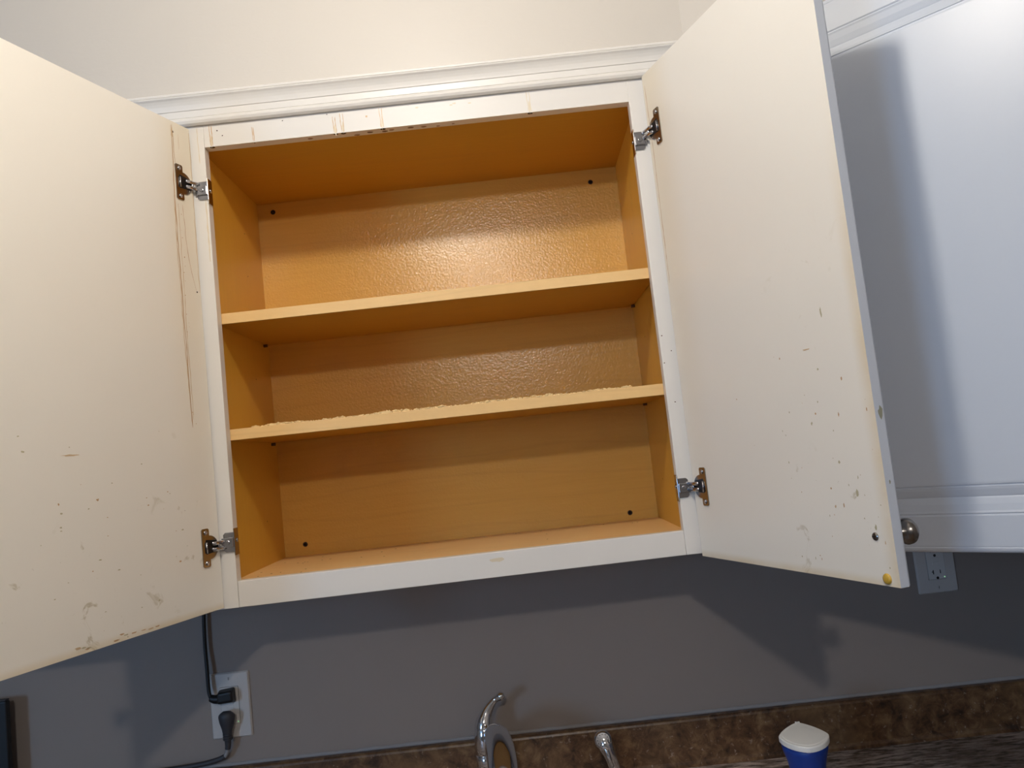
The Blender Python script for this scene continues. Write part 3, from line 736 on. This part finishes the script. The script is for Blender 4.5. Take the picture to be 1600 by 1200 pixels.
# ------------------------------------------------------------------ wall outlets
def rrect(cx, cz, wd, ht, r, n=5):
    pts = []
    for sx, sz, a0 in ((1, 1, 0), (-1, 1, PI/2), (-1, -1, PI), (1, -1, 3*PI/2)):
        for i in range(n + 1):
            a = a0 + PI/2*i/n; pts.append((cx + sx*(wd/2 - r) + r*math.cos(a), cz + sz*(ht/2 - r) + r*math.sin(a)))
    return pts
def outlet(cx, cz, label, tilt=0, group=None):
    r = thing('wall_outlet', label, 'outlet', (cx, .305, cz), (0, tilt, 0))
    y0 = 0
    bm = B(); rows = []
    for wd, ht, y in ((.0745, .1185, 0), (.0745, .1185, -.0025), (.0700, .1140, -.0055)):
        rows.append([bm.verts.new((p[0], y, p[1])) for p in rrect(0, 0, wd, ht, .003)])
    # opening for the receptacle
    rows.append([bm.verts.new((p[0], -.0058, p[1])) for p in rrect(0, 0, .0345, .0680, .001)])
    rows.append([bm.verts.new((p[0], -.0030, p[1])) for p in rrect(0, 0, .0343, .0678, .001)])
    n = len(rows[0])
    for a, c in zip(rows, rows[1:]):
        for i in range(n): bm.faces.new((a[i], a[(i+1) % n], c[(i+1) % n], c[i]))
    bm.faces.new(rows[0]); obj('cover_plate', bm, M_PLATE, r)
    bm = B(); prism(bm, rrect(0, 0, .0331, .0666, .0012), 1, -.0029, -.0066, 0)
    y = -.00665
    def q(x0, x1, z0, z1, mi): 
        vs = [bm.verts.new(p) for p in ((x0, y, z0), (x1, y, z0), (x1, y, z1), (x0, y, z1))]; bm.faces.new(vs).material_index = mi
    for sg in (1, -1):
        zc = sg*.0205
        q(-.0077, -.0058, zc - .0035, zc + .0045, 1); q(-.0098, -.0058, zc + .0001, zc + .0018, 1)
        q(.0055, .0072, zc - .0028, zc + .0042, 1)
        zz = zc - .0105 if sg < 0 else zc - .0100
        vs = [bm.verts.new((.0026*math.cos(2*PI*i/14), y, zz + .0026*math.sin(2*PI*i/14))) for i in range(14)]; bm.faces.new(vs).material_index = 1
    obj('receptacle', bm, [M_PLASTIC, M_BLK], r)
    for z0 in (.0012, -.0072):
        bm = B(); box(bm, -.0065, .0065, -.0076, -.0064, z0, z0 + .0058); obj('test_button', bm, M_PLASTIC, r, bevel=.0004)
    bm = B(); cyl(bm, (.0132, -.0064, -.0300), (.0132, -.0069, -.0300), .0010, n=10); obj('indicator_light', bm, M_LED, r)
    for z0 in (-.0485, .0485):
        bm = B(); cyl(bm, (0, -.0050, z0), (0, -.0064, z0), .0030, .0027, 16); box(bm, -.0004, .0004, -.0067, -.0063, z0 - .0024, z0 + .0024, 1); obj('cover_screw', bm, [M_PLATE, M_BLK], r)
    return r
outlet(-.1370, -.2600, 'white wall outlet with two plugs in it, below the left door')
outlet(1.2040, -.1385, 'empty white wall outlet below the diagonal corner cabinet')
# black right-angle plug and its cord running up behind the left cabinet door
pk = thing('power_cord', 'black power cord with flat right-angle plug in the upper socket', 'power cord', (-.140, .2984, -.2375)); PO = Vector(pk.location)
bm = B(); hexa(bm, [(-.156, .2978, -.2565), (-.124, .2978, -.2545), (-.124, .277, -.2485), (-.154, .277, -.2505), (-.156, .2978, -.2290), (-.1245, .2978, -.2255), (-.1255, .277, -.2295), (-.152, .277, -.2315)])
obj('plug', bm, M_BLK, pk, PO, bevel=.004, seg=3)
bm = B(); tube(bm, [(-.151, .286, -.2430), (-.160, .286, -.2425), (-.168, .286, -.2395)], [.0088, .0078, .0062], 16, 5); obj('strain_relief', bm, M_BLK, pk, PO, smooth=True)
bm = B(); tube(bm, [(-.1665, .286, -.241), (-.170, .287, -.227), (-.1715, .290, -.19), (-.1735, .293, -.15), (-.173, .294, -.11), (-.171, .295, -.07), (-.171, .296, -.040)], .0034, 12, 6, ref=(0, 1, 0)); obj('cord', bm, M_BLK, pk, PO, smooth=True)
# grey plug with cord to the left
pg = thing('power_cord', 'dark grey power cord with moulded plug in the lower socket', 'power cord', (-.139, .2984, -.285)); GO = Vector(pg.location)
bm = B(); tube(bm, [(-.1385, .284, -.2655), (-.1385, .282, -.2720), (-.1390, .282, -.2830), (-.1400, .284, -.2980), (-.1408, .286, -.3130)], [.0070, .0145, .0138, .0098, .0074], 20, 6, ref=(1, 0, 0), flat=.75)
obj('plug', bm, M_GRY, pg, GO, smooth=True)
bm = B()
for z in (-.3060, -.3105, -.3145): tube(bm, [(-.1408, .2858, z), (-.1409, .2860, z - .0018)], .0086, 16, 2, ref=(1, 0, 0))
tube(bm, [(-.1410, .286, -.3140), (-.1418, .287, -.3260), (-.1430, .287, -.3340)], [.0062, .0055, .0050], 14, 5, ref=(1, 0, 0)); obj('strain_relief', bm, M_GRY, pg, GO, smooth=True)
bm = B(); tube(bm, [(-.1430, .288, -.3330), (-.1465, .290, -.3420), (-.1520, .291, -.3490)], .0038, 12, 5, ref=(0, 1, 0)); o = obj('cord_sleeve', bm, M_LGT, pg, GO, smooth=True); o['label'] = 'light grey bare bend of the cord'
bm = B(); tube(bm, [(-.1500, .291, -.3475), (-.166, .292, -.3530), (-.195, .292, -.3575), (-.24, .292, -.3600), (-.30, .292, -.3620), (-.42, .290, -.3635), (-.60, .288, -.3640)], .0046, 14, 6, ref=(0, 1, 0)); obj('cord', bm, M_GRY, pg, GO, smooth=True)

# thin black board at the far left
ap = thing('black_board', 'thin black board standing against the grey wall at lower left', 'board', (-.68, .272, CT)); AO = Vector(ap.location)
bm = B(); box(bm, -.84, -.5320, .266, .2785, CT, -.2005); obj('panel', bm, M_BLK, ap, AO, bevel=.003, seg=3)
bm = B(); box(bm, -.8385, -.5335, .2662, .2783, -.2007, -.1980); obj('top_highlight', bm, M_GRY, ap, AO, bevel=.001)  # grey strip stands in for the highlight on the board's top

# ------------------------------------------------------------------ ceiling lamps with bare globes
for (lx, ly), lb, gm in ((LAMP_NEAR, 'white ceiling lamp with glowing globe in front of the open cabinet', M_GLOWN), (LAMP_FAR, 'white ceiling lamp with glowing globe farther back in the kitchen', M_GLOWF)):
    r = thing('ceiling_lamp', lb, 'lamp', (lx, ly, CEIL))
    dz = LAMP_Z - CEIL
    bm = B(); lathe(bm, (0, 0, 0), (0, 0, -1), [(0, .075), (.004, .075), (.010, .060), (.014, .030), (-dz - .036, .026)], 32); obj('lamp_base', bm, M_PLASTIC, r, smooth=True)
    bm = B(); bmesh.ops.create_uvsphere(bm, u_segments=24, v_segments=16, radius=.042, matrix=Matrix.Translation((0, 0, dz))); obj('globe', bm, gm, r, smooth=True)
